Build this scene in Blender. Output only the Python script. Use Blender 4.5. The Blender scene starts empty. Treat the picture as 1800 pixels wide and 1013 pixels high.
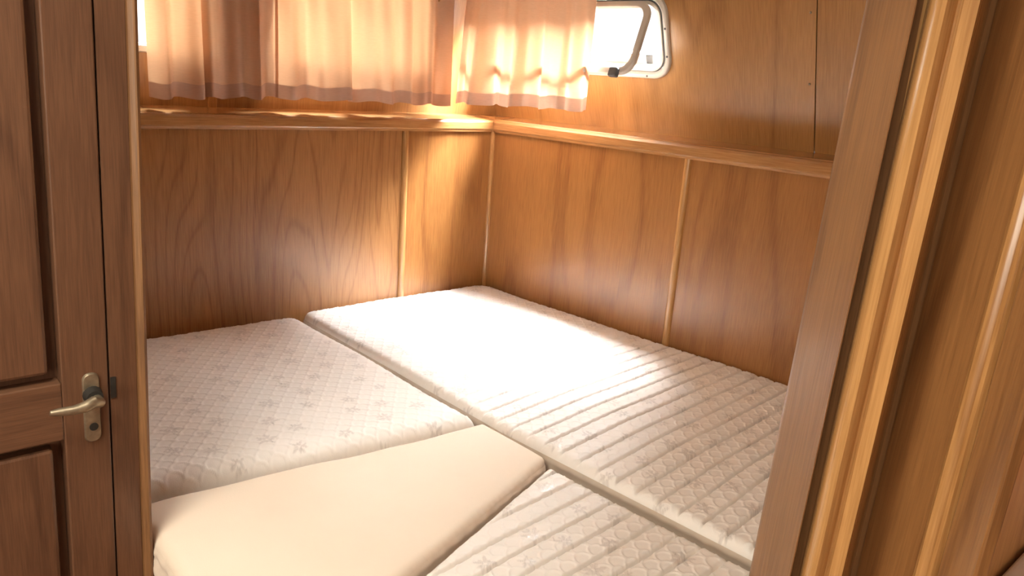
import bpy, bmesh, math, random
import numpy as np
from mathutils import Vector, Matrix

# ------------------------------------------------------------------ camera
SC = bpy.context.scene
COL = SC.collection
S = 0.7                      # camera height above the mattress tops (m)
CAMZ = 1.5
F = 1350.0
PITCH, ROLL = math.radians(15.297), math.radians(4.051)
cp, sp, cr, sr = math.cos(PITCH), math.sin(PITCH), math.cos(ROLL), math.sin(ROLL)
FW = Vector((0, cp, -sp)); RT0 = Vector((1, 0, 0)); UP0 = Vector((0, sp, cp))
RT = cr*RT0 + sr*UP0; UP = -sr*RT0 + cr*UP0
cam_d = bpy.data.cameras.new('camera'); cam = bpy.data.objects.new('camera', cam_d); COL.objects.link(cam)
cam.matrix_world = Matrix(((RT.x, UP.x, -FW.x, 0), (RT.y, UP.y, -FW.y, 0), (RT.z, UP.z, -FW.z, CAMZ), (0, 0, 0, 1)))
cam_d.sensor_width = 36.0; cam_d.lens = 36.0*F/1800.0; cam_d.clip_start = 0.02
SC.camera = cam

# ------------------------------------------------------------------ frame of the cabin
A, B = 0.7343, 0.7546        # plan angles of the two cabin walls
DA = Vector((-math.cos(A), -math.sin(A), 0)); DB = Vector((math.cos(B), -math.sin(B), 0))
CORNER = Vector((-0.143*S, 3.742*S, 0))
BED = CAMZ - S
def OB(s, t, z=0.0):         # cabin plan coordinates (m along the back wall, m along the right wall)
    p = CORNER + DA*s + DB*t
    return Vector((p.x, p.y, z))
def frame(origin, X, Z=Vector((0, 0, 1))):
    X = X.normalized(); Z = Z.normalized(); Y = Z.cross(X)
    return Matrix(((X.x, Y.x, Z.x, origin.x), (X.y, Y.y, Z.y, origin.y), (X.z, Y.z, Z.z, origin.z), (0, 0, 0, 1)))
FB = frame(CORNER, -DA)      # back wall: x to the corner (negative = left), y outward, z up
FR = frame(CORNER, DB)       # right wall: x from the corner, y outward, z up
NB_OUT = FR.col[1].to_3d(); NA_OUT = FB.col[1].to_3d()

# ------------------------------------------------------------------ world, light, exposure
W = bpy.data.worlds.new('world'); SC.world = W; W.use_nodes = True
bg = W.node_tree.nodes['Background']; bg.inputs[0].default_value = (0.93, 0.97, 1.0, 1); bg.inputs[1].default_value = 1.0
SC.view_settings.view_transform = 'Standard'; SC.view_settings.look = 'None'
SC.view_settings.gamma = 1.0; SC.view_settings.use_curve_mapping = False
SC.view_settings.exposure = 1.5

def area(name, loc, aim, sx, sy, power, colr=(1, 1, 1), spread=180):
    d = bpy.data.lights.new(name, 'AREA'); d.shape = 'RECTANGLE'; d.size = sx; d.size_y = sy
    d.energy = power; d.color = colr; d.spread = math.radians(spread)
    o = bpy.data.objects.new(name, d); COL.objects.link(o); o.location = loc
    o.rotation_euler = (Vector(aim)-Vector(loc)).to_track_quat('-Z', 'Y').to_euler()
    return o
sun_d = bpy.data.lights.new('sun', 'SUN'); sun_d.energy = 26.0; sun_d.angle = math.radians(30); sun_d.color = (0.93, 0.97, 1.0)
sun = bpy.data.objects.new('sun', sun_d); COL.objects.link(sun)
SUNDIR = (-NB_OUT*0.40 + DB*0.14 - Vector((0, 0, 1))*1.0).normalized()
sun.rotation_euler = SUNDIR.to_track_quat('-Z', 'Y').to_euler()
# daylight entering by the openings; the two saloon ones are unseen guesses
area('daylight_porthole', OB(-0.50, 0.58, 2.22), OB(0.45, 0.66, BED), 0.85, 0.6, 230, (0.92, 0.97, 1.0))
area('daylight_stern_windows', OB(0.85, -0.62, 1.86), OB(0.9, 0.6, 1.2), 1.5, 0.5, 19, (1, 0.90, 0.78))
area('guessed_side_window_light', OB(4.5, 2.75, 1.45), OB(1.9, 2.0, 1.2), 1.4, 0.9, 18, (1, 0.86, 0.7))  # unseen saloon side window, guessed, placed to light the right door frame
area('added_hatch_light', OB(2.05, 1.5, 2.28), OB(1.6, 1.3, .8), 0.6, 0.55, 15, (1, 0.90, 0.76))  # invented overhead opening, added to brighten the near cushions from above

# ------------------------------------------------------------------ helpers
def tag(o, label=None, cat=None, group=None, kind=None):
    if label: o['label'] = label
    if cat: o['category'] = cat
    if group: o['group'] = group
    if kind: o['kind'] = kind
    return o
def rigid(mw):
    l, r, sc = mw.decompose(); return Matrix.LocRotScale(l, r, None)
def link(name, me, mat=None, parent=None, mw=None, smooth=False):
    if mw is not None:                       # a leaning (sheared) frame is baked into the mesh
        R_ = rigid(mw); me.transform(R_.inverted() @ mw); mw = R_
    o = bpy.data.objects.new(name, me); COL.objects.link(o)
    if mat: me.materials.append(mat)
    if smooth:
        me.polygons.foreach_set('use_smooth', [True]*len(me.polygons))
    if parent:
        o.parent = parent; o.matrix_parent_inverse = Matrix()
        if mw is not None: o.matrix_local = WORLD[parent.name].inverted() @ mw; WORLD[o.name] = mw
        else: WORLD[o.name] = WORLD[parent.name]
    else:
        o.matrix_world = mw if mw is not None else Matrix(); WORLD[o.name] = mw if mw is not None else Matrix()
    return o
WORLD = {}
def empty(name, mw):
    mw = rigid(mw)
    o = bpy.data.objects.new(name, None); COL.objects.link(o); o.matrix_world = mw; WORLD[o.name] = mw
    o.empty_display_size = 0.05
    return o
def mesh_from(bm):
    me = bpy.data.meshes.new('mesh'); bmesh.ops.recalc_face_normals(bm, faces=bm.faces); bm.to_mesh(me); bm.free(); return me
def bx(bm, x0, x1, y0, y1, z0, z1, bev=0.0, seg=2):
    r = bmesh.ops.create_cube(bm, size=1.0); vs = r['verts']
    for v in vs:
        v.co = Vector(((x0+x1)/2+v.co.x*(x1-x0), (y0+y1)/2+v.co.y*(y1-y0), (z0+z1)/2+v.co.z*(z1-z0)))
    if bev > 0:
        es = set(e for v in vs for e in v.link_edges)
        bmesh.ops.bevel(bm, geom=list(es), offset=bev, segments=seg, profile=0.5, affect='EDGES')
def box(name, x0, x1, y0, y1, z0, z1, mat, parent=None, mw=None, bev=0.0, seg=2, smooth=False):
    bm = bmesh.new(); bx(bm, x0, x1, y0, y1, z0, z1, bev, seg)
    return link(name, mesh_from(bm), mat, parent, mw, smooth)
def profile_bar(name, prof, a0, a1, axis, mat, parent=None, mw=None, smooth=False, cap=True):
    """extrude a closed 2-D profile along axis x (prof = y,z) or z (prof = x,y)"""
    bm = bmesh.new()
    def P(a, q): return (a, q[0], q[1]) if axis == 'x' else (q[0], q[1], a)
    r0 = [bm.verts.new(P(a0, q)) for q in prof]; r1 = [bm.verts.new(P(a1, q)) for q in prof]
    n = len(prof)
    for i in range(n): bm.faces.new((r0[i], r0[(i+1) % n], r1[(i+1) % n], r1[i]))
    if cap: bm.faces.new(r0); bm.faces.new(r1[::-1])
    o = link(name, mesh_from(bm), mat, parent, mw, smooth)
    if smooth: autosmooth(o)
    return o
def autosmooth(o, ang=40):
    me = o.data
    me.polygons.foreach_set('use_smooth', [True]*len(me.polygons))
    bm = bmesh.new(); bm.from_mesh(me)
    for e in bm.edges:
        if len(e.link_faces) == 2 and e.calc_face_angle(0) > math.radians(ang): e.smooth = False
    bm.to_mesh(me); bm.free()
def rrect(x0, x1, z0, z1, r, n=8):
    pts = []
    for cx, cz, a in ((x1-r, z1-r, 0), (x0+r, z1-r, 90), (x0+r, z0+r, 180), (x1-r, z0+r, 270)):
        for k in range(n+1):
            t = math.radians(a+90*k/n); pts.append((cx+r*math.cos(t), cz+r*math.sin(t)))
    return pts
def holed_slab(name, outline, holes, y0, y1, mat, parent=None, mw=None):
    bm = bmesh.new(); loops = [outline]+holes; rings = []
    for y in (y0, y1):
        edges = []; rr = []
        for lp in loops:
            vs = [bm.verts.new((p[0], y, p[1])) for p in lp]; rr.append(vs)
            edges += [bm.edges.new((vs[i], vs[(i+1) % len(vs)])) for i in range(len(vs))]
        bmesh.ops.triangle_fill(bm, edges=edges, use_beauty=True, normal=(0, -1, 0)); rings.append(rr)
    for a, b in zip(rings[0], rings[1]):
        for i in range(len(a)):
            j = (i+1) % len(a); bm.faces.new((a[i], a[j], b[j], b[i]))
    return link(name, mesh_from(bm), mat, parent, mw)
def ring_frame(name, loops, mat, parent=None, mw=None):
    """skin through loops [(pts,y)...] closed torus-like"""
    bm = bmesh.new(); R = [[bm.verts.new((p[0], y, p[1])) for p in pts] for pts, y in loops]
    m = len(R); n = len(R[0])
    for k in range(m):
        a, b = R[k], R[(k+1) % m]
        for i in range(n):
            j = (i+1) % n; bm.faces.new((a[i], a[j], b[j], b[i]))
    o = link(name, mesh_from(bm), mat, parent, mw); autosmooth(o, 50); return o
def tube(name, pts, rad, mat, parent=None, mw=None, seg=10):
    bm = bmesh.new(); rings = []
    P = [Vector(p) for p in pts]
    for i, p in enumerate(P):
        d = (P[min(i+1, len(P)-1)]-P[max(i-1, 0)]).normalized()
        u = d.orthogonal() if i == 0 else (u - d*u.dot(d)); u.normalize(); v = d.cross(u)
        r = rad[i] if isinstance(rad, (list, tuple)) else rad
        rings.append([bm.verts.new(p+(u*math.cos(2*math.pi*k/seg)+v*math.sin(2*math.pi*k/seg))*r) for k in range(seg)])
    for a, b in zip(rings, rings[1:]):
        for k in range(seg): bm.faces.new((a[k], a[(k+1) % seg], b[(k+1) % seg], b[k]))
    bm.faces.new(rings[0][::-1]); bm.faces.new(rings[-1])
    o = link(name, mesh_from(bm), mat, parent, mw); autosmooth(o, 50); return o

# ------------------------------------------------------------------ materials
def newmat(name):
    m = bpy.data.materials.new(name); m.use_nodes = True
    return m, m.node_tree.nodes, m.node_tree.links, m.node_tree.nodes['Principled BSDF']
def wood(name, dark, light, axis='z', rough=0.32, coat=0.35, contour=18.0, fib=1.0, seed=0.0):
    m, N, L, P = newmat(name)
    tc = N.new('ShaderNodeTexCoord'); oi = N.new('ShaderNodeObjectInfo')
    add = N.new('ShaderNodeVectorMath'); add.operation = 'MULTIPLY_ADD'
    L.new(oi.outputs['Random'], add.inputs[0]); add.inputs[1].default_value = (7.3, 3.1, 5.7); L.new(tc.outputs['Object'], add.inputs[2])
    def mp(sc):
        q = N.new('ShaderNodeMapping'); L.new(add.outputs[0], q.inputs[0])
        q.inputs['Location'].default_value = (seed, seed*.7, seed*.3)
        q.inputs['Scale'].default_value = sc if axis == 'z' else (sc[2], sc[1], sc[0]); return q
    a = N.new('ShaderNodeTexNoise'); L.new(mp((1.0, 1.0, 0.16)).outputs[0], a.inputs[0]); a.inputs['Scale'].default_value = 4.2; a.inputs['Detail'].default_value = 2.0; a.inputs['Roughness'].default_value = .45
    mul = N.new('ShaderNodeMath'); mul.operation = 'MULTIPLY'; L.new(a.outputs[0], mul.inputs[0]); mul.inputs[1].default_value = contour
    fr = N.new('ShaderNodeMath'); fr.operation = 'PINGPONG'; L.new(mul.outputs[0], fr.inputs[0]); fr.inputs[1].default_value = 0.5
    b = N.new('ShaderNodeTexNoise'); L.new(mp((1.0, 1.0, 0.05)).outputs[0], b.inputs[0]); b.inputs['Scale'].default_value = 260; b.inputs['Detail'].default_value = 4
    c = N.new('ShaderNodeTexNoise'); L.new(mp((1.0, 1.0, 0.035)).outputs[0], c.inputs[0]); c.inputs['Scale'].default_value = 600; c.inputs['Detail'].default_value = 3
    e = N.new('ShaderNodeTexNoise'); L.new(mp((1.0, 1.0, 0.1)).outputs[0], e.inputs[0]); e.inputs['Scale'].default_value = 9; e.inputs['Detail'].default_value = 3
    def mad(x, k, y):
        q = N.new('ShaderNodeMath'); q.operation = 'MULTIPLY_ADD'; L.new(x, q.inputs[0]); q.inputs[1].default_value = k
        if hasattr(y, 'links'): L.new(y, q.inputs[2])
        else: q.inputs[2].default_value = y
        return q.outputs[0]
    ln = N.new('ShaderNodeMapRange'); L.new(fr.outputs[0], ln.inputs[0]); ln.inputs[1].default_value = 0.0; ln.inputs[2].default_value = 0.16; ln.inputs[3].default_value = 0.0; ln.inputs[4].default_value = 1.0
    ln.interpolation_type = 'SMOOTHSTEP'
    v = mad(ln.outputs[0], 0.22, -0.55); v = mad(fr.outputs[0], 0.2, v)
    v = mad(b.outputs[0], 0.75*fib, v); v = mad(c.outputs[0], 0.75*fib, v); v = mad(e.outputs[0], 0.6, v)
    v = mad(v, 1.0, 0.5*(1-1.7*fib*0.5)+0.06 if fib != 1.0 else 0.0)
    ramp = N.new('ShaderNodeValToRGB'); L.new(v, ramp.inputs[0])
    ramp.color_ramp.elements[0].position = 0.25; ramp.color_ramp.elements[0].color = (*dark, 1)
    ramp.color_ramp.elements[1].position = 0.95; ramp.color_ramp.elements[1].color = (*light, 1)
    L.new(ramp.outputs[0], P.inputs['Base Color'])
    P.inputs['Roughness'].default_value = rough; P.inputs['Coat Weight'].default_value = coat; P.inputs['Coat Roughness'].default_value = 0.22
    bp = N.new('ShaderNodeBump'); bp.inputs['Strength'].default_value = 0.12; bp.inputs['Distance'].default_value = 0.002
    L.new(b.outputs[0], bp.inputs['Height']); L.new(bp.outputs[0], P.inputs['Normal'])
    return m
def plain(name, colr, rough=0.5, metal=0.0, coat=0.0, noise=0.0, nscale=60, spec=0.5):
    m, N, L, P = newmat(name)
    P.inputs['Roughness'].default_value = rough; P.inputs['Metallic'].default_value = metal; P.inputs['Coat Weight'].default_value = coat
    P.inputs['Specular IOR Level'].default_value = spec
    n = N.new('ShaderNodeTexNoise'); n.inputs['Scale'].default_value = nscale; n.inputs['Detail'].default_value = 4
    tc = N.new('ShaderNodeTexCoord'); L.new(tc.outputs['Object'], n.inputs[0])
    r = N.new('ShaderNodeValToRGB'); L.new(n.outputs[0], r.inputs[0])
    k = noise
    r.color_ramp.elements[0].position = .3; r.color_ramp.elements[0].color = tuple(max(0, x*(1-k)) for x in colr)+(1,)
    r.color_ramp.elements[1].position = .7; r.color_ramp.elements[1].color = tuple(min(1, x*(1+k)) for x in colr)+(1,)
    L.new(r.outputs[0], P.inputs['Base Color'])
    return m
OAK_D, OAK_L = (0.205, 0.080, 0.024), (0.37, 0.170, 0.058)
M_panel = wood('oak_veneer', OAK_D, OAK_L, 'z')
M_upper = wood('oak_veneer_upper', (0.23, 0.102, 0.029), (0.41, 0.205, 0.066), 'z', contour=5, seed=3.1)
M_panel2 = wood('oak_veneer_straight', (0.20, 0.074, 0.020), (0.37, 0.160, 0.046), 'z', contour=5.0, seed=2.2)
M_rail = wood('oak_rail', (0.25, 0.105, 0.033), (0.46, 0.225, 0.082), 'x', rough=.25, coat=.6, contour=6, seed=5)
M_trim = wood('oak_trim', (0.30, 0.135, 0.042), (0.54, 0.28, 0.10), 'z', rough=.25, coat=.6, contour=6, seed=8)
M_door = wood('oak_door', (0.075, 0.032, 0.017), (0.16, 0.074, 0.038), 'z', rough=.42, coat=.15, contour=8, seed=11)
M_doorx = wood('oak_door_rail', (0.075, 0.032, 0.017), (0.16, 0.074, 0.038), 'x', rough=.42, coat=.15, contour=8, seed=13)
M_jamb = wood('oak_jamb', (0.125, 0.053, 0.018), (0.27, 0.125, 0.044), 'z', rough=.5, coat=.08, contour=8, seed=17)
M_matt = wood('oak_matt', (0.36, 0.17, 0.05), (0.62, 0.34, 0.12), 'z', rough=.8, coat=0.0, contour=5, seed=41)
M_white = plain('white_lacquer', (0.64, 0.59, 0.52), .35, coat=.3, noise=.03)
M_grey = plain('grey_rubber', (0.10, 0.10, 0.10), .6, noise=.1)
M_brass = plain('aged_nickel', (0.36, 0.29, 0.20), .42, metal=.75, noise=.25, nscale=90)
M_black = plain('dark_slot', (0.02, 0.016, 0.012), .7)
M_steel = plain('steel', (0.5, 0.5, 0.48), .3, metal=1.0)
M_ceil = plain('cream_headliner', (0.72, 0.66, 0.56), .7, noise=.04)
M_floor = wood('floor_wood', (0.13, 0.05, 0.02), (0.28, 0.12, 0.05), 'x', seed=23)
M_hull = plain('pink_gelcoat', (0.72, 0.50, 0.48), .4, noise=.05)

def fabric(name, colr, flower, rough=.75):
    m, N, L, P = newmat(name)
    at = N.new('ShaderNodeAttribute'); at.attribute_name = 'motif'
    n = N.new('ShaderNodeTexNoise'); n.inputs['Scale'].default_value = 9; n.inputs['Detail'].default_value = 3
    tc = N.new('ShaderNodeTexCoord'); L.new(tc.outputs['Object'], n.inputs[0])
    r = N.new('ShaderNodeValToRGB'); L.new(n.outputs[0], r.inputs[0])
    r.color_ramp.elements[0].color = tuple(x*.95 for x in colr)+(1,); r.color_ramp.elements[1].color = tuple(min(1, x*1.04) for x in colr)+(1,)
    mx = N.new('ShaderNodeMix'); mx.data_type = 'RGBA'; L.new(at.outputs['Fac'], mx.inputs[0]); L.new(r.outputs[0], mx.inputs[6]); mx.inputs[7].default_value = (*flower, 1)
    L.new(mx.outputs[2], P.inputs['Base Color'])
    rr = N.new('ShaderNodeMath'); rr.operation = 'MULTIPLY_ADD'; L.new(at.outputs['Fac'], rr.inputs[0]); rr.inputs[1].default_value = -.32; rr.inputs[2].default_value = rough
    L.new(rr.outputs[0], P.inputs['Roughness'])
    P.inputs['Sheen Weight'].default_value = .15
    w = N.new('ShaderNodeTexNoise'); w.inputs['Scale'].default_value = 500; L.new(tc.outputs['Object'], w.inputs[0])
    bp = N.new('ShaderNodeBump'); bp.inputs['Strength'].default_value = .15; bp.inputs['Distance'].default_value = .001; L.new(w.outputs[0], bp.inputs['Height']); L.new(bp.outputs[0], P.inputs['Normal'])
    return m
M_damask = fabric('damask_ticking', (0.85, 0.79, 0.735), (0.66, 0.60, 0.555), .58)
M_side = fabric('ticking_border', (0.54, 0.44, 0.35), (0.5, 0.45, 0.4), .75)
M_sheet = fabric('plain_cotton', (0.82, 0.68, 0.55), (0.7, 0.6, 0.5), .85)

def cloth_mat(name, colr, tr, t_col):
    m, N, L, P = newmat(name)
    out = N['Material Output']
    tc = N.new('ShaderNodeTexCoord')
    w = N.new('ShaderNodeTexNoise'); w.inputs['Scale'].default_value = 260; w.inputs['Detail'].default_value = 2
    mp = N.new('ShaderNodeMapping'); mp.inputs['Scale'].default_value = (.25, .25, 1.6); L.new(tc.outputs['Object'], mp.inputs[0]); L.new(mp.outputs[0], w.inputs[0])
    r = N.new('ShaderNodeValToRGB'); L.new(w.outputs[0], r.inputs[0])
    r.color_ramp.elements[0].color = tuple(x*.88 for x in colr)+(1,); r.color_ramp.elements[1].color = tuple(min(1, x*1.06) for x in colr)+(1,)
    L.new(r.outputs[0], P.inputs['Base Color']); P.inputs['Roughness'].default_value = .85
    t = N.new('ShaderNodeBsdfTranslucent'); t.inputs[0].default_value = (*t_col, 1)
    mx = N.new('ShaderNodeMixShader'); mx.inputs[0].default_value = tr
    L.new(P.outputs[0], mx.inputs[1]); L.new(t.outputs[0], mx.inputs[2]); L.new(mx.outputs[0], out.inputs[0])
    return m
M_curtain = cloth_mat('curtain_cotton', (0.70, 0.47, 0.33), .17, (0.85, 0.48, 0.26))
M_hem = cloth_mat('curtain_hem', (0.55, 0.36, 0.28), .06, (0.6, 0.32, 0.2))
def glass_mat():
    m, N, L, P = newmat('clear_glass'); out = N['Material Output']
    t = N.new('ShaderNodeBsdfTransparent'); t.inputs[0].default_value = (.93, .95, .94, 1)
    g = N.new('ShaderNodeBsdfGlossy'); g.inputs['Roughness'].default_value = .03
    mx = N.new('ShaderNodeMixShader'); mx.inputs[0].default_value = .06
    L.new(t.outputs[0], mx.inputs[1]); L.new(g.outputs[0], mx.inputs[2]); L.new(mx.outputs[0], out.inputs[0]); return m
M_glass = glass_mat()

# ------------------------------------------------------------------ structure: floor, ceiling
ZC = 2.05
RAIL0, RAIL1, LEDGE = CAMZ-.2465*S, CAMZ-.2005*S, CAMZ-.183*S
REC = .15*S                    # depth of the ledges
T_RIGHT = 2.50*S               # right wall length to the doorway bulkhead
S_BACK = 2.14*S                # back wall length to the left cabin wall
def poly_slab(name, pts, z0, z1, mat, parent=None):
    bm = bmesh.new(); b = [bm.verts.new((p.x, p.y, z0)) for p in pts]; t = [bm.verts.new((p.x, p.y, z1)) for p in pts]
    bm.faces.new(b[::-1]); bm.faces.new(t)
    for i in range(len(pts)): j = (i+1) % len(pts); bm.faces.new((b[i], b[j], t[j], t[i]))
    return link(name, mesh_from(bm), mat, parent)
plan = [OB(-.3, -.35), OB(-.3, 4.2), OB(4.2, 4.2), OB(4.2, -.35)]
tag(poly_slab('floor', plan, -.05, 0, M_floor), kind='structure')
FC = frame(Vector((CORNER.x, CORNER.y, ZC)), -DA, -NA_OUT)
added_hatch = rrect(-2.4, -1.7, 1.22, 1.8, .06)  # unseen roof opening, added so its light reaches the bed
tag(holed_slab('ceiling', [(-4.5, -.12), (.0, -.12), (.35, 1.4), (.35, 4.6), (-4.5, 4.6)], [added_hatch], 0, .04, M_ceil, mw=FC), kind='structure')
w5 = tag(empty('window_5_added', FC @ Matrix.Translation((-2.05, 0, 1.5))), kind='structure')  # pane of the added roof opening
holed_slab('pane', added_hatch, [], .02, .026, M_glass, w5, FC)

# ------------------------------------------------------------------ back wall
def half_round(w, d, n=8, y0=0.0):
    return [(-w/2, y0)]+[(-w/2*math.cos(math.pi*k/n), y0-d*math.sin(math.pi*k/n)) for k in range(1, n)]+[(w/2, y0)]
def shifted(prof, dx): return [(p[0]+dx, p[1]) for p in prof]
wb = tag(box('wall_back', -S_BACK, .02, .012, .03, 0, RAIL0+.005, M_panel, mw=FB), kind='structure')
tb = .498*S
box('wall_panel', -S_BACK, -tb-.006, 0, .012, BED-.25, RAIL0+.002, M_panel, wb, FB)
box('wall_panel', -tb+.006, 0, .0, .012, BED-.25, RAIL0+.002, M_panel2, wb, FB)
profile_bar('batten', shifted(half_round(.023, .010), -tb), BED-.2, RAIL0, 'z', M_trim, wb, FB, True)
# shelf: rounded front nosing and a gently rising top
def shelf_prof(d):
    return [(-.012, RAIL0), (-.016, RAIL0+.004), (-.016, RAIL1-.008), (-.012, RAIL1-.002), (-.006, RAIL1), (d, LEDGE), (d, RAIL0)]
profile_bar('shelf', shelf_prof(REC+.03), -S_BACK, .005, 'x', M_rail, wb, FB)
box('corner_shelf', .005, REC+.05, .0, REC+.03, RAIL0+.004, LEDGE-.003, M_rail, wb, FB)
profile_bar('shelf_bead', [(-.012, RAIL0), (-.011, RAIL0-.006), (0, RAIL0-.007), (0, RAIL0)], -S_BACK, -.002, 'x', M_rail, wb, FB)
# ------------------------------------------------------------------ right wall
wr = tag(box('wall_right', -.03, T_RIGHT, .012, .03, 0, RAIL0+.005, M_panel, mw=FR), kind='structure')
tr_ = 1.082*S
box('wall_panel', 0, tr_-.006, 0, .012, BED-.25, RAIL0+.002, M_panel2, wr, FR)
box('wall_panel', tr_+.006, T_RIGHT, 0, .012, BED-.25, RAIL0+.002, M_panel2, wr, FR)
profile_bar('batten', shifted(half_round(.023, .010), tr_), BED-.2, RAIL0, 'z', M_trim, wr, FR, True)
profile_bar('corner_bead', [(.0, 0), (.0, -.010), (.006, -.010), (.010, -.006), (.010, 0)], BED-.2, RAIL0, 'z', M_trim, wr, FR, True)
profile_bar('shelf', shelf_prof(REC+.03), .004, T_RIGHT, 'x', M_rail, wr, FR)
profile_bar('shelf_lip', [(-.004, RAIL1-.003), (-.002, RAIL1+.003), (.004, RAIL1+.004), (.010, RAIL1+.001), (.010, RAIL1-.003)], .006, T_RIGHT, 'x', M_rail, wr, FR, True)
profile_bar('shelf_bead', [(-.012, RAIL0), (-.011, RAIL0-.006), (0, RAIL0-.007), (0, RAIL0)], .004, T_RIGHT, 'x', M_rail, wr, FR)

# ------------------------------------------------------------------ upper walls, leaning inwards like a coach roof
LEAN_R, LEAN_B = .36, .16
def upper_frame(base, X, nout, lean):
    o = base + nout*REC; o = Vector((o.x, o.y, LEDGE-.004))
    return frame(o, X, (Vector((0, 0, 1)) - nout*lean))
FUR = upper_frame(CORNER, DB, NB_OUT, LEAN_R)
FUB = upper_frame(CORNER, -DA, NA_OUT, LEAN_B)
def ray(px, py):
    d = FW + RT*((px-900)/F) - UP*((py-506.5)/F); return d
def on(mw, px, py, off=0.0):     # where the sight line through a pixel meets a wall plane, in wall coordinates
    inv = mw.inverted(); o = inv @ Vector((0, 0, CAMZ)); d = inv.to_3x3() @ ray(px, py)
    k = (off-o.y)/d.y; q = o+d*k; return q
HUP = (ZC-LEDGE)*1.12
# porthole opening
q_br = on(FUR, 1180, 95); q_b = on(FUR, 1120, 136)
PX1 = q_br.x; PZ0 = q_b.z; PX0 = on(FUR, 872, 100).x; PZ1 = PZ0+.235
print('porthole', PX0, PX1, PZ0, PZ1, 'HUP', HUP)
FRW = .030
hole = rrect(PX0+FRW*.6, PX1-FRW*.6, PZ0+FRW*.6, PZ1-FRW*.6, .045)
seam = on(FUR, 1434, 134).x
wur = tag(holed_slab('wall_right_upper', [(-.16, 0), (T_RIGHT+.02, 0), (T_RIGHT+.02, HUP), (-.16, HUP)], [hole], .014, .03, M_upper, mw=FUR), kind='structure')
holed_slab('wall_panel', [(-.12, 0), (seam-.0015, 0), (seam-.0015, HUP), (-.12, HUP)], [hole], 0, .014, M_upper, wur, FUR)
box('wall_panel', seam+.0015, T_RIGHT+.02, 0, .014, 0, HUP, M_upper, wur, FUR)
for px, py in ((1425, 22), (1423, 148)):
    q = on(FUR, px, py)
    bm = bmesh.new(); bmesh.ops.create_uvsphere(bm, u_segments=8, v_segments=5, radius=.003, matrix=Matrix.Translation((q.x, 0, q.z)))
    link('pin_head', mesh_from(bm), M_brass, wur, FUR, True)
# stern windows behind the curtains
zb = on(FUB, 520, 98).z
wx = [(on(FUB, 235, 60).x-.10, on(FUB, 345, 60).x), (on(FUB, 478, 60).x, on(FUB, 742, 60).x)]
bholes = [rrect(a, b, zb, zb+.24, .04) for a, b in wx]
wub = tag(holed_slab('wall_back_upper', [(-S_BACK, 0), (.14, 0), (.14, HUP), (-S_BACK, HUP)], bholes, 0, .03, M_upper, mw=FUB), kind='structure')
for px in (372,):
    q = on(FUB, px, 185); box('batten', q.x-.012, q.x+.012, -.008, 0, 0, zb-.03, M_trim, wub, FUB, .002)
def make_window(name, mw, x0, x1, z0, z1):
    w = tag(empty(name, mw @ Matrix.Translation(((x0+x1)/2, 0, z0))), kind='structure')
    o = [rrect(x0-.02, x1+.02, z0-.02, z1+.02, .055), rrect(x0-.016, x1+.016, z0-.016, z1+.016, .052), rrect(x0-.002, x1+.002, z0-.002, z1+.002, .04), rrect(x0, x1, z0, z1, .04)]
    ring_frame('window_frame', [(o[0], 0), (o[1], -.008), (o[2], -.008), (o[3], .03)], M_white, w, mw)
    pts = rrect(x0-.001, x1+.001, z0-.001, z1+.001, .04)
    holed_slab('pane', pts, [], .018, .022, M_glass, w, mw)
    return w
make_window('window_2', FUB, *wx[0], zb, zb+.24)
make_window('window_3', FUB, *wx[1], zb, zb+.24)

# ------------------------------------------------------------------ porthole
port = tag(empty('window_1', FUR @ Matrix.Translation(((PX0+PX1)/2, 0, PZ0))), kind='structure')
def rr(i, r): return rrect(PX0+i, PX1-i, PZ0+i, PZ1-i, r)
ring_frame('outer_frame', [(rr(0, .058), .0), (rr(0.001, .057), -.006), (rr(.004, .055), -.009), (rr(.013, .048), -.009), (rr(.015, .046), -.002), (rr(.018, .044), .0), (rr(.02, .042), .03), (rr(.004, .055), .03)], M_white, port, FUR)
ring_frame('seal', [(rr(.0195, .043), -.001), (rr(.0205, .042), -.004), (rr(.0225, .040), -.004), (rr(.0235, .039), .002)], M_grey, port, FUR)
ring_frame('inner_rim', [(rr(.0225, .040), .004), (rr(.0225, .040), -.008), (rr(.031, .033), -.008), (rr(.034, .030), .0), (rr(.036, .028), .05), (rr(.0225, .04), .05)], M_white, port, FUR)
for (sx, sz) in ((PX1-.0085, PZ0+.14), (PX1-.0085, PZ0+.065), (PX1-.08, PZ0+.0085), (PX0+.2, PZ0+.0085)):
    bm = bmesh.new(); bmesh.ops.create_uvsphere(bm, u_segments=8, v_segments=5, radius=.0032, matrix=Matrix.Translation((sx, -.009, sz)))
    link('screw', mesh_from(bm), M_grey, port, FUR, True)
# opening sash, hinged at its top edge and tilted into the cabin
hz = PZ1-.028
SASH = FUR @ Matrix.Translation((0, -.008, hz)) @ Matrix.Rotation(math.radians(-39), 4, 'X')
sx0, sx1, sz1 = PX0+.036, PX1-.036, 0.004
sz0 = -(PZ1-PZ0)+.034
def sr_(i, r): return rrect(sx0+i, sx1-i, sz0+i, sz1-i, r)
sash = ring_frame('sash', [(sr_(0, .045), .004), (sr_(0, .045), -.006), (sr_(.003, .043), -.009), (sr_(.016, .034), -.009), (sr_(.019, .032), -.004), (sr_(.019, .032), .004)], M_white, port, SASH)
holed_slab('pane', sr_(.017, .033), [], -.003, .0, M_glass, sash, SASH)
lx = sx1-.055
bm = bmesh.new(); bx(bm, lx-.012, lx+.016, -.022, -.004, sz0-.012, sz0+.014, .005, 3); link('latch', mesh_from(bm), M_grey, sash, SASH, True)
box('sill_strip', PX0+.05, PX1-.105, .02, .05, PZ0+.034, PZ0+.062, M_hull, port, FUR, .003)
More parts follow.
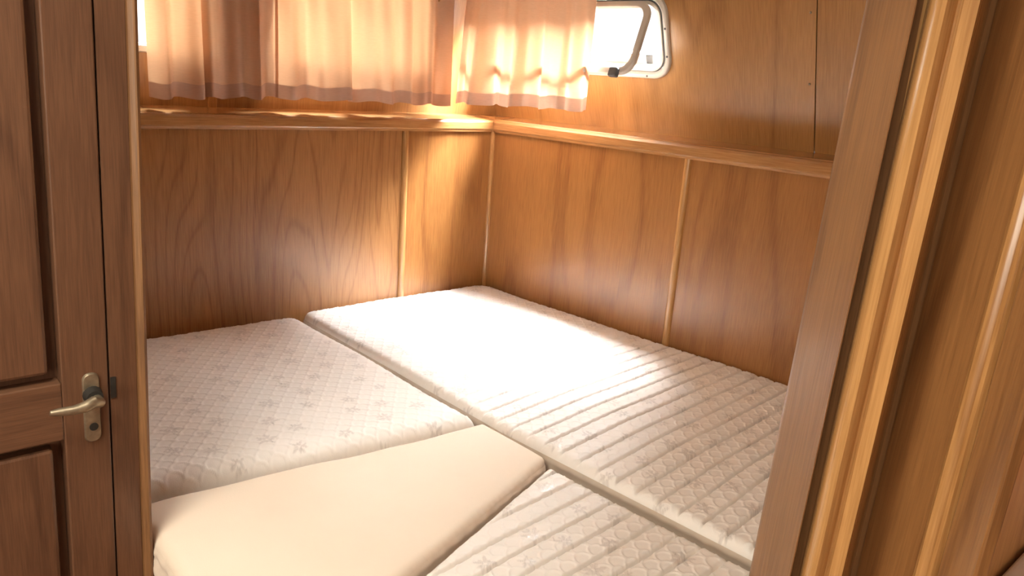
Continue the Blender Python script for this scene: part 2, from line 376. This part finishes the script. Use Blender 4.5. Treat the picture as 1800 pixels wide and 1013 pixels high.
box('sill_catch', PX1-.10, PX1-.075, .02, .05, PZ0+.034, PZ0+.060, M_grey, port, FUR, .002)

# ------------------------------------------------------------------ curtains
def curtain(name, label, mw, x0, x1, zbot, ztop, amp, n, seed, y0, flare=0.0, group=None, slope=0.0, edges=()):
    rnd = random.Random(seed); nx, nz = 220, 60
    ph = [rnd.uniform(0, 6.28) for _ in range(6)]
    hem_h = .036
    def P(u, v):
        w = x1-x0
        fx = x0+w*u - flare*(1-v)*(1-u)**2
        k = .35+.65*(1-v)
        y = y0 + amp*k*(.55*math.sin(2*math.pi*n*u+ph[0]+.6*math.sin(5*u+ph[4])) + .35*math.sin(2*math.pi*n*1.73*u+ph[1]) + .16*math.sin(2*math.pi*n*3.1*u+ph[2]+v))
        for eu, dy, wd in edges:                       # laid-over pleats: an abrupt step in depth
            t = (u-eu)/wd
            y += dy*k*(1/(1+math.exp(max(-30, min(30, t)))))*(math.exp(-max(0, eu-u)*5))
        fx += .25*amp*k*math.sin(2*math.pi*n*u+ph[3])
        zb_ = zbot+slope*u+.0035*math.sin(2*math.pi*n*1.3*u+ph[5])
        return Vector((fx, y, zb_+(ztop-zb_)*v))
    def grid(vs, off):
        bm = bmesh.new(); G = []
        for v in vs: G.append([bm.verts.new(P(i/nx, v)+Vector((0, off, 0))) for i in range(nx+1)])
        for a, b in zip(G, G[1:]):
            for i in range(nx): bm.faces.new((a[i], a[i+1], b[i+1], b[i]))
        me = bpy.data.meshes.new('mesh'); bm.to_mesh(me); bm.free(); return me
    hv = hem_h/(ztop-zbot)
    c = P(.5, 1); t = empty(name, mw @ Matrix.Translation(c)); tag(t, label, 'curtain', group)
    link('cloth', grid([hv+(1-hv)*j/nz for j in range(nz+1)], 0), M_curtain, t, mw, True)
    link('hem', grid([hv*1.02*j/6 for j in range(7)], 0), M_hem, t, mw, True)
    return t
FBC = FB @ Matrix.Translation((0, REC, 0)); FRC = FR @ Matrix.Translation((0, REC, 0))
yb = -.075
zt = 1.96
def zx(mw, px, py, off): q = on(mw, px, py, off); return q.x, q.z
xa, za = zx(FBC, 262, 172, yb); xb, zb2 = zx(FBC, 489, 172, yb); xc, zc2 = zx(FBC, 790, 186, yb)
print('curtain', xa, za, xb, zb2, xc, zc2)
curtain('curtain', 'peach cotton curtain hanging nearest the left door post', FBC, xa, xb+.001, za, zt, .024, 3.2, 4, yb, 0, 'backlit cabin curtains', zb2-za, [(.38, -.034, .0045), (.83, -.026, .0045)])
curtain('curtain', 'peach cotton curtain, middle of the three, beside the cabin corner', FBC, xb+.002, xc, zb2, zt, .024, 4.2, 9, yb+.006, 0, 'backlit cabin curtains', zc2-zb2, [(.36, -.034, .005), (.73, -.036, .005)])
yr = -.225
xd, zd = zx(FRC, 822, 182, yr); xe, ze = zx(FRC, 1034, 196, yr)
curtain('curtain', 'peach cotton curtain drawn half across the open porthole', FRC, xd, xe, zd, zt, .026, 3.4, 21, yr, .045, 'backlit cabin curtains', ze-zd, [(.2, -.034, .0045), (.52, -.034, .0045), (.82, -.034, .0045)])
for nm, mw, a, b, y, lab in (('curtain_rod', FBC, -S_BACK+.02, .05, yb, 'thin metal curtain rod above the two stern curtains'), ('curtain_rod', FRC, .02, .9, yr, 'thin metal curtain rod above the porthole curtain')):
    r = tag(empty(nm, mw @ Matrix.Translation(((a+b)/2, y, zt-.008))), lab, 'curtain rod')
    tube('rod', [(a, y, zt-.008), (b, y, zt-.008)], .005, M_steel, r, mw)
    for xx in (a, b): box('bracket', xx-.008, xx+.008, y-.006, y+.10, zt-.016, zt, M_steel, r, mw, .002)

# ------------------------------------------------------------------ mattresses
def closest(poly, X, Y):
    n = len(poly); best = np.full(X.shape, 1e9); bxp = np.zeros_like(X); byp = np.zeros_like(Y); ins = np.zeros(X.shape, bool)
    for i in range(n):
        ax, ay = poly[i]; bx_, by_ = poly[(i+1) % n]; dx, dy = bx_-ax, by_-ay
        t = np.clip(((X-ax)*dx+(Y-ay)*dy)/(dx*dx+dy*dy), 0, 1); qx, qy = ax+t*dx, ay+t*dy
        d = (X-qx)**2+(Y-qy)**2; m = d < best; best[m] = d[m]; bxp[m] = qx[m]; byp[m] = qy[m]
        cond = ((ay > Y) != (by_ > Y)) & (X < (bx_-ax)*(Y-ay)/(by_-ay+1e-15)+ax); ins ^= cond
    return np.sqrt(best), bxp, byp, ins
def round_poly(pts, rads, n=7):
    out = []; m = len(pts)
    for i in range(m):
        p = Vector(pts[i]); a = (Vector(pts[i-1])-p); b = (Vector(pts[(i+1) % m])-p); r = rads[i] if isinstance(rads, (list, tuple)) else rads
        a.normalize(); b.normalize(); h = math.acos(max(-1, min(1, a.dot(b))))/2; d = r/math.tan(h)
        c = p+(a+b).normalized()*(r/math.sin(h)); s = p+a*d-c; e = p+b*d-c
        a0 = math.atan2(s.y, s.x); a1 = math.atan2(e.y, e.x); da = (a1-a0+math.pi) % (2*math.pi)-math.pi
        for k in range(n+1): out.append((c.x+r*math.cos(a0+da*k/n), c.y+r*math.sin(a0+da*k/n)))
    return out
def motif_fields(X, Y, seed):
    """raised scale pattern and flower sprigs woven in the damask, in metres"""
    p = .035; q = p*.58
    best = np.full(X.shape, 1e9)
    row = np.floor(Y/q)
    scale = np.full(X.shape, 1.0); found = np.zeros(X.shape, bool); line = np.zeros(X.shape)
    for k in (1, 0, -1):                                # overlapping discs, nearer row on top
        r = row+k; cx = (np.floor(X/p-.5*np.mod(r, 2))+.5+.5*np.mod(r, 2))*p; cy = r*q+q*.2
        d = np.hypot(X-cx, (Y-cy)); inside = (d < p*.5) & ~found
        line = np.where(inside, np.exp(-((d-p*.45)/.0017)**2), line); found |= inside
    rnd = random.Random(seed); fl = np.zeros(X.shape)
    x0, x1, y0, y1 = X.min(), X.max(), Y.min(), Y.max(); st = .105
    j = 0; yy = y0
    while yy < y1:
        xx = x0+(st/2 if j % 2 else 0)
        while xx < x1:
            cx, cy = xx+rnd.uniform(-.026, .026), yy+rnd.uniform(-.018, .018); fs = rnd.uniform(.75, 1.1); th0 = rnd.uniform(0, 6.28)
            m = (abs(X-cx) < .03) & (abs(Y-cy) < .03)
            if m.any():
                dx, dy = X[m]-cx, Y[m]-cy; r = np.hypot(dx, dy); th = np.arctan2(dy, dx)+th0
                pet = fs*(.008+.011*np.abs(np.cos(2.5*th))+.004*np.cos(9*th+cx*900))
                g = np.clip((pet-r)/.002, 0, 1)*(.55+.45*(np.sin(r*2600)*.5+.5))*(r > .003)
                fl[m] = np.maximum(fl[m], g)
            xx += st
        yy += st*.62; j += 1
    return line*(1-np.clip(fl*1.5, 0, 1)), fl
def mattress(name, label, cat, pts, ztop, thick, rad, r_edge, mat_top, mat_side, res=.0026, quilt=None, scales=True, wr=0.0, seed=1, crown=.004, tilt=None, crs=None):
    """pts: plan corners in cabin coordinates (m along back, m along right)"""
    if crs is None: crs = CRS
    P2 = [OB(*p) for p in pts]; ctr = sum(P2, Vector())/len(P2)
    mw = Matrix.Translation((ctr.x, ctr.y, 0)) @ crs
    inv = mw.inverted(); loc = [(inv @ p).to_2d() for p in P2]
    ar = sum(loc[i].x*loc[(i+1) % len(loc)].y-loc[(i+1) % len(loc)].x*loc[i].y for i in range(len(loc)))
    if ar < 0:
        loc = loc[::-1]
        if isinstance(rad, list): rad = rad[::-1]
    poly = round_poly(loc, rad)
    px = [p[0] for p in poly]; py = [p[1] for p in poly]
    gx = np.arange(min(px)-res, max(px)+2*res, res); gy = np.arange(min(py)-res, max(py)+2*res, res)
    X, Y = np.meshgrid(gx, gy); D, QX, QY, IN = closest(poly, X, Y)
    X = np.where(IN, X, QX); Y = np.where(IN, Y, QY); D = np.where(IN, D, 0)
    dd = np.minimum(D, r_edge); Z = -r_edge+np.sqrt(np.maximum(0, r_edge**2-(r_edge-dd)**2))
    Z += crown*(1-np.exp(-D/.12))-crown
    Lm, Fl = (np.zeros(X.shape), np.zeros(X.shape)) if not scales else motif_fields(X, Y, seed)
    Z += Lm*.0018*np.clip(D/.01, 0, 1) + Fl*.0008
    if quilt:
        per, amp, fn = quilt
        w = Y/per+.03*np.sin(X*9+1)+.02*np.sin(X*23)
        s = np.abs(np.sin(np.pi*w)); g = np.exp(-(s*per/np.pi/.0023)**2)+.14*(1-s)
        Z -= amp*g*fn(X, Y)*(.15+.85*np.clip((D-.004)/.03, 0, 1))
    rng = np.random.RandomState(seed)
    for _ in range(14):
        kx, ky, ph = rng.uniform(-14, 14), rng.uniform(-14, 14), rng.uniform(0, 6.28); Z += wr*.12*np.sin(kx*X+ky*Y+ph)
    if wr > 0:
        for _ in range(10):
            kx, ky, ph = rng.uniform(-70, 70), rng.uniform(-12, 12), rng.uniform(0, 6.28); Z += wr*.05*np.sin(kx*X+ky*Y+ph)*np.exp(-D/.10)
    tl = np.zeros(X.shape)
    if tilt: tl = tilt[0]*X+tilt[1]*Y; Z = Z+tl
    ny, nx = X.shape
    use = IN[:-1, :-1] | IN[1:, :-1] | IN[:-1, 1:] | IN[1:, 1:]
    idx = np.arange(ny*nx).reshape(ny, nx)
    quads = np.stack([idx[:-1, :-1], idx[:-1, 1:], idx[1:, 1:], idx[1:, :-1]], -1)[use]
    used = np.unique(quads); remap = -np.ones(ny*nx, int); remap[used] = np.arange(len(used)); quads = remap[quads]
    co = np.stack([X, Y, Z+ztop], -1).reshape(-1, 3)[used]
    me = bpy.data.meshes.new('mesh'); me.vertices.add(len(co)); me.vertices.foreach_set('co', co.ravel().astype(np.float32))
    nq = len(quads); me.loops.add(nq*4); me.loops.foreach_set('vertex_index', quads.ravel().astype(np.int32))
    me.polygons.add(nq); me.polygons.foreach_set('loop_start', np.arange(0, nq*4, 4, dtype=np.int32))
    me.update(calc_edges=True); me.validate()
    if len(me.vertices) == len(co):
        at = me.attributes.new('motif', 'FLOAT', 'POINT'); at.data.foreach_set('value', np.clip(Fl+.25*Lm*0, 0, 1).reshape(-1)[used].astype(np.float32))
    t = empty(name, mw @ Matrix.Translation((0, 0, ztop-thick))); tag(t, label, cat)
    link('top_cover', me, mat_top, t, mw, True)
    # side band
    dense = []
    for i in range(len(poly)):
        a = Vector(poly[i]); b = Vector(poly[(i+1) % len(poly)]); k = max(1, int((b-a).length/.012))
        dense += [a.lerp(b, j/k) for j in range(k)]
    bm = bmesh.new(); rings = []
    rnd = random.Random(seed)
    wob = [[rnd.uniform(-1, 1) for _ in dense] for _ in range(9)]
    n = len(dense)
    prof = [(0, -r_edge-crown+.0015), (.002, -r_edge-crown-.004), (.0025, -r_edge-crown-.010), (.0005, -r_edge-crown-.014), (.002, -r_edge-crown-.02)]
    prof += [(.004*math.sin(math.pi*k/5), -r_edge-.022-(thick-r_edge*2-.022)*k/5) for k in range(1, 6)]
    prof += [(-.004, -thick+r_edge*.4), (-r_edge*.6, -thick)]
    cx_, cy_ = sum(px)/len(px), sum(py)/len(py)
    for o, z in prof:
        vs = []
        for i, p in enumerate(dense):
            d = (dense[(i+1) % n]-dense[i-1]).normalized(); nn = Vector((d.y, -d.x))
            oo = o+.0012*math.sin(i*1.9+z*60)*(o > 0)
            ti = tilt[0]*p.x+tilt[1]*p.y if tilt else 0
            vs.append(bm.verts.new((p.x+nn.x*oo, p.y+nn.y*oo, ztop+z+ti*(1 if z > -thick*.6 else .3))))
        rings.append(vs)
    for a, b in zip(rings, rings[1:]):
        for i in range(n): bm.faces.new((a[i], a[(i+1) % n], b[(i+1) % n], b[i]))
    bm.faces.new(rings[-1])
    link('side_band', mesh_from(bm), mat_side, t, mw, True)
    return t
# mattress-local axes: x across (away from the right wall), y along the right wall
CRS = frame(Vector(), -NB_OUT, Vector((0, 0, 1)))
if True:
    yax = CRS.col[1].to_3d(); print('mattress y axis', yax, 'DB', DB)
h = S
TH = .105
mattress('mattress', 'long white damask mattress with stitched channels against the right wall', 'mattress',
         [(.012*h, .012*h), (1.0*h, .012*h), (1.09*h, 1.3*h), (1.10*h, 2.43*h), (.012*h, 2.43*h)], BED, TH, [.055, .03, .03, .03, .03], .02, M_damask, M_side,
         res=.002, quilt=(.0455, .016, lambda X, Y: np.where(True, .12+.88/(1+np.exp((Y*np.sign(yax.dot(DB))*-1+(-.10))/.05)), 0)), seed=3, wr=.004)
mattress('mattress', 'white damask mattress without channels, beside the left door post', 'mattress',
         [(1.022*h, .02*h), (2.085*h, .012*h), (2.085*h, 1.08*h), (1.09*h, 1.215*h)], BED+.000, TH, [.05, .05, .03, .02], .045, M_damask, M_side, seed=8, wr=.006)
mattress('cushion', 'plain cream cotton wedge cushion between the quilted mattresses', 'cushion',
         [(1.106*h, 1.242*h), (2.070*h, 1.150*h), (2.097*h, 1.50*h), (1.80*h, 1.735*h), (1.118*h, 1.515*h)], BED-.01, TH-.012, [.012, .02, .02, .02, .012], .016, M_sheet, M_sheet, scales=False, seed=12, wr=.010, res=.004, crown=.003)
mattress('mattress', 'quilted white damask mattress in the foreground, right of the plain cushion', 'mattress',
         [(1.122*h, 1.53*h), (1.79*h, 1.755*h), (1.56*h, 2.22*h), (1.122*h, 2.42*h)], BED-.019, TH-.02, .012, .018, M_damask, M_side,
         res=.002, quilt=(.0455, .017, lambda X, Y: 1.0), seed=17, wr=.004)
# bed platform
bp_ = poly_slab('bed_platform', [OB(.004*h, .004*h), OB(2.10*h, .004*h), OB(2.10*h, 1.20*h), OB(2.085*h, 1.32*h), OB(2.085*h, 1.50*h), OB(1.77*h, 1.78*h), OB(1.54*h, 2.22*h), OB(1.12*h, 2.44*h), OB(.004*h, 2.44*h)], .0, BED-TH-.002, M_panel)
tag(bp_, 'wooden bed platform carrying all the mattresses', 'bed')

# ------------------------------------------------------------------ left doorway bulkhead (parallel to the stern wall) with door and post
LEAN = .031
def lean(mw):
    sh = Matrix.Identity(4); sh[0][2] = LEAN; sh[0][3] = -LEAN*BED
    return sh @ mw
FD = lean(frame(OB(0, 1.305*S), -DA))      # x from the right-wall side (negative = left), y into the cabin, z up
def onx(px, py, y=0.0):
    inv = FD.inverted(); o = inv @ Vector((0, 0, CAMZ)); d = inv.to_3x3() @ ray(px, py); k = (y-o.y)/d.y; return o+d*k
xp1 = onx(269, 930).x; xp0 = onx(240, 500).x; xs0 = onx(205, 700).x - .0; xdoor = onx(196, 700).x
xst = onx(107, 600).x
print('left post', xp1, xp0, xs0, xdoor, xst, 'handle z', onx(160, 690).z)
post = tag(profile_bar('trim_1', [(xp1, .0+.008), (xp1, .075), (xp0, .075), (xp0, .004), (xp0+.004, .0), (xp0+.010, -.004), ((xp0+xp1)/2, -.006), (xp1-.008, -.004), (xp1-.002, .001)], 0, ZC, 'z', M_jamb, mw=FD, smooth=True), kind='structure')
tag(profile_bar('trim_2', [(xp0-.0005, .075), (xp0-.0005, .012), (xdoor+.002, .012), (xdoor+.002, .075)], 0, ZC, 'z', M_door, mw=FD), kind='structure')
box('strike_plate', xdoor+.002, xdoor+.009, .0105, .013, onx(200, 705).z, onx(200, 668).z, M_black, bpy.data.objects['trim_2'], FD)
d1 = tag(empty('door_1', FD @ Matrix.Translation((xdoor-.3, .02, 0))), kind='structure')
DW = .56
zr1, zr0 = onx(105, 681).z, onx(105, 783).z
y0 = .012
def door_leaf(d, mw, x1, width, zr0, zr1, sw, y0, mat, matx, zb=.06, zt=1.95, sgn=1):
    xl = x1-width
    box('stile', x1-sw, x1, y0, y0+.03, zb, zt, mat, d, mw, .002)
    box('stile', xl, xl+sw, y0, y0+.03, zb, zt, mat, d, mw, .002)
    for a, b in ((zb, zb+.11), (zr0, zr1), (zt-.1, zt)):
        box('rail', xl+sw, x1-sw, y0+.0005, y0+.03, a, b, matx, d, mw, .002)
    for a, b in ((zb+.11, zr0), (zr1, zt-.1)):
        box('panel', xl+sw+.013, x1-sw-.013, y0+.006, y0+.030, a+.013, b-.013, mat, d, mw, .005)
        box('panel_back', xl+sw-.005, x1-sw+.005, y0+.028, y0+.032, a-.004, b+.004, mat, d, mw)
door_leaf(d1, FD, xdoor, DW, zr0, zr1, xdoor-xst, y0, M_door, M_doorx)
# lock plate with lever
pa = onx(160, 655, y0); pb = onx(160, 776, y0); xw = .5*(onx(176, 715, y0).x-onx(146, 715, y0).x); xm = onx(161, 715, y0).x
prof = rrect(xm-xw, xm+xw, pb.z, pa.z, xw*.85, 6)
bm = bmesh.new(); lo = [bm.verts.new((p[0], y0, p[1])) for p in prof]; hi = [bm.verts.new((p[0], y0-.002, p[1])) for p in prof]
ins = [bm.verts.new((xm+(p[0]-xm)*.86, y0-.0045, (pa.z+pb.z)/2+(p[1]-(pa.z+pb.z)/2)*.965)) for p in prof]
for a, b in ((lo, hi), (hi, ins)):
    for i in range(len(a)): bm.faces.new((a[i], a[(i+1) % len(a)], b[(i+1) % len(a)], b[i]))
bm.faces.new(ins)
plate = link('lock_plate', mesh_from(bm), M_brass, d1, FD); autosmooth(plate)
zl = onx(160, 692, y0).z; xh = onx(161, 692, y0).x
tube('lever_boss', [(xh, y0-.004, zl), (xh, y0-.02, zl)], [.0125, .0105], M_black, plate, FD, 16)
e = onx(88, 727, y0-.036)
zlo = onx(166, 704, y0-.03)
tube('lever', [(xh, y0-.012, zl), (xh+.003, y0-.028, zl-.004), (zlo.x-.002, y0-.035, zlo.z), (zlo.x-.012, y0-.037, zlo.z-.004), ((zlo.x+e.x)/2, y0-.037, (zlo.z+e.z)/2-.0035), (e.x+.01, y0-.036, e.z-.001), (e.x, y0-.036, e.z)], [.007, .0075, .008, .0078, .0062, .0055, .0035], M_brass, plate, FD, 12)
kz = onx(160, 749, y0).z
tube('keyhole', [(xh, y0-.0035, kz), (xh, y0-.0052, kz)], .0058, M_black, plate, FD, 14)
# wall beyond the door and above
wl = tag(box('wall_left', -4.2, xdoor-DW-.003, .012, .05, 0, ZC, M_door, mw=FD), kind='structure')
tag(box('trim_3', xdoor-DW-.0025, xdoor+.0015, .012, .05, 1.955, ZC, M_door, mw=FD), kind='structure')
# cabin wall on the left side (hidden by the post)
tag(box('wall_left_cabin', -S_BACK-.02, -S_BACK, -1.24*S, REC, 0, ZC, M_panel, mw=FB), kind='structure')

# ------------------------------------------------------------------ right jamb, architrave and open door
SHR = Matrix.Identity(4); SHR[0][2] = .026; SHR[0][3] = -.026*(CAMZ-.24*.6)
def RX(r, y): return (r*y, y)
J = [RX(.4020, .640), RX(.3975, .634), RX(.3955, .626), RX(.3985, .615), RX(.4530, .560), RX(.4545, .556), RX(.4560, .556), RX(.4565, .578), RX(.62, .578), RX(.62, .700), RX(.44, .700)]
tj = tag(profile_bar('trim_4', J, 0, ZC, 'z', M_jamb, mw=SHR, smooth=True), kind='structure')
Ar = [RX(.468, .579), RX(.471, .556), RX(.474, .548), RX(.482, .540), RX(.492, .5345), RX(.500, .536), RX(.505, .540), RX(.508, .540), RX(.512, .534), RX(.531, .526), RX(.534, .530), RX(.545, .579)]
tag(profile_bar('trim_5', Ar, 0, ZC, 'z', M_trim, mw=SHR, smooth=True), kind='structure')
FDR = SHR @ frame(Vector((.3165, .57, 0)), Vector((.004, -1, 0)))      # open leaf: local x toward the camera, local y to the right
M_door2 = wood('oak_return', (0.15, 0.060, 0.019), (0.30, 0.135, 0.045), 'z', rough=.35, coat=.3, contour=8, seed=29)
ret = tag(box('wall_return', .004, .115, .012, .018, 0, ZC, M_door2, mw=FDR), kind='structure')
box('board', -.004, .0725, .0, .012, 0, ZC, M_door2, ret, FDR, .0015)
BD = [(.0735, .012), (.0735, .002), (.077, -.004), (.081, -.005), (.084, -.003), (.0855, .001), (.0875, -.001), (.0895, .0005), (.0905, .012)]
profile_bar('bead', BD, 0, ZC, 'z', M_trim, ret, FDR, True)
box('board', .0915, .128, .003, .012, 0, ZC, M_door2, ret, FDR, .0015)
# guessed worktop for an unidentified pale shape past the end of the return
k = ray(1770, 990); zt_ = CAMZ + k.z*.955/k.y
FG = frame(OB(.1, T_RIGHT+.045), DA)              # x along the bulkhead, y away from the saloon is negative
gal = tag(empty('guessed_counter', FG), 'guessed pale worktop on a wooden locker at the lower right corner', 'counter')
box('locker', 0, .92, .004, .16, 0, zt_-.03, M_door2, gal, FG, .003)
box('worktop', -.01, .93, .002, .18, zt_-.03, zt_, M_white, gal, FG, .008, 3)
print('galley z', zt_)
# ------------------------------------------------------------------ the saloon behind the camera
tag(box('wall_right_bulkhead', 0, 1.235, -.02, .02, 0, ZC, M_matt, mw=frame(OB(0, T_RIGHT+.02), DA)), kind='structure')
tag(box('wall_rear', 0, 4.5, -.04, 0, 0, ZC, M_door2, mw=frame(OB(4.2, 4.2), -DA)), kind='structure')
FS = frame(OB(4.2, -.35), DB)
op = rrect(2.35, 3.85, 0.95, 1.9, .05)  # unseen side window, guessed and positioned for the light it gives
tag(holed_slab('wall_saloon_left', [(0, 0), (4.55, 0), (4.55, ZC), (0, ZC)], [op], -.04, 0, M_door2, mw=FS), kind='structure')
wsal = tag(empty('window_4_guessed', FS @ Matrix.Translation((3.3, 0, .95))), kind='structure')
holed_slab('pane', op, [], -.03, -.025, M_glass, wsal, FS)
tag(box('wall_saloon_right', 1.76, 4.55, 0, .04, 0, ZC, M_door2, mw=frame(OB(-.3, 0), DB)), kind='structure')
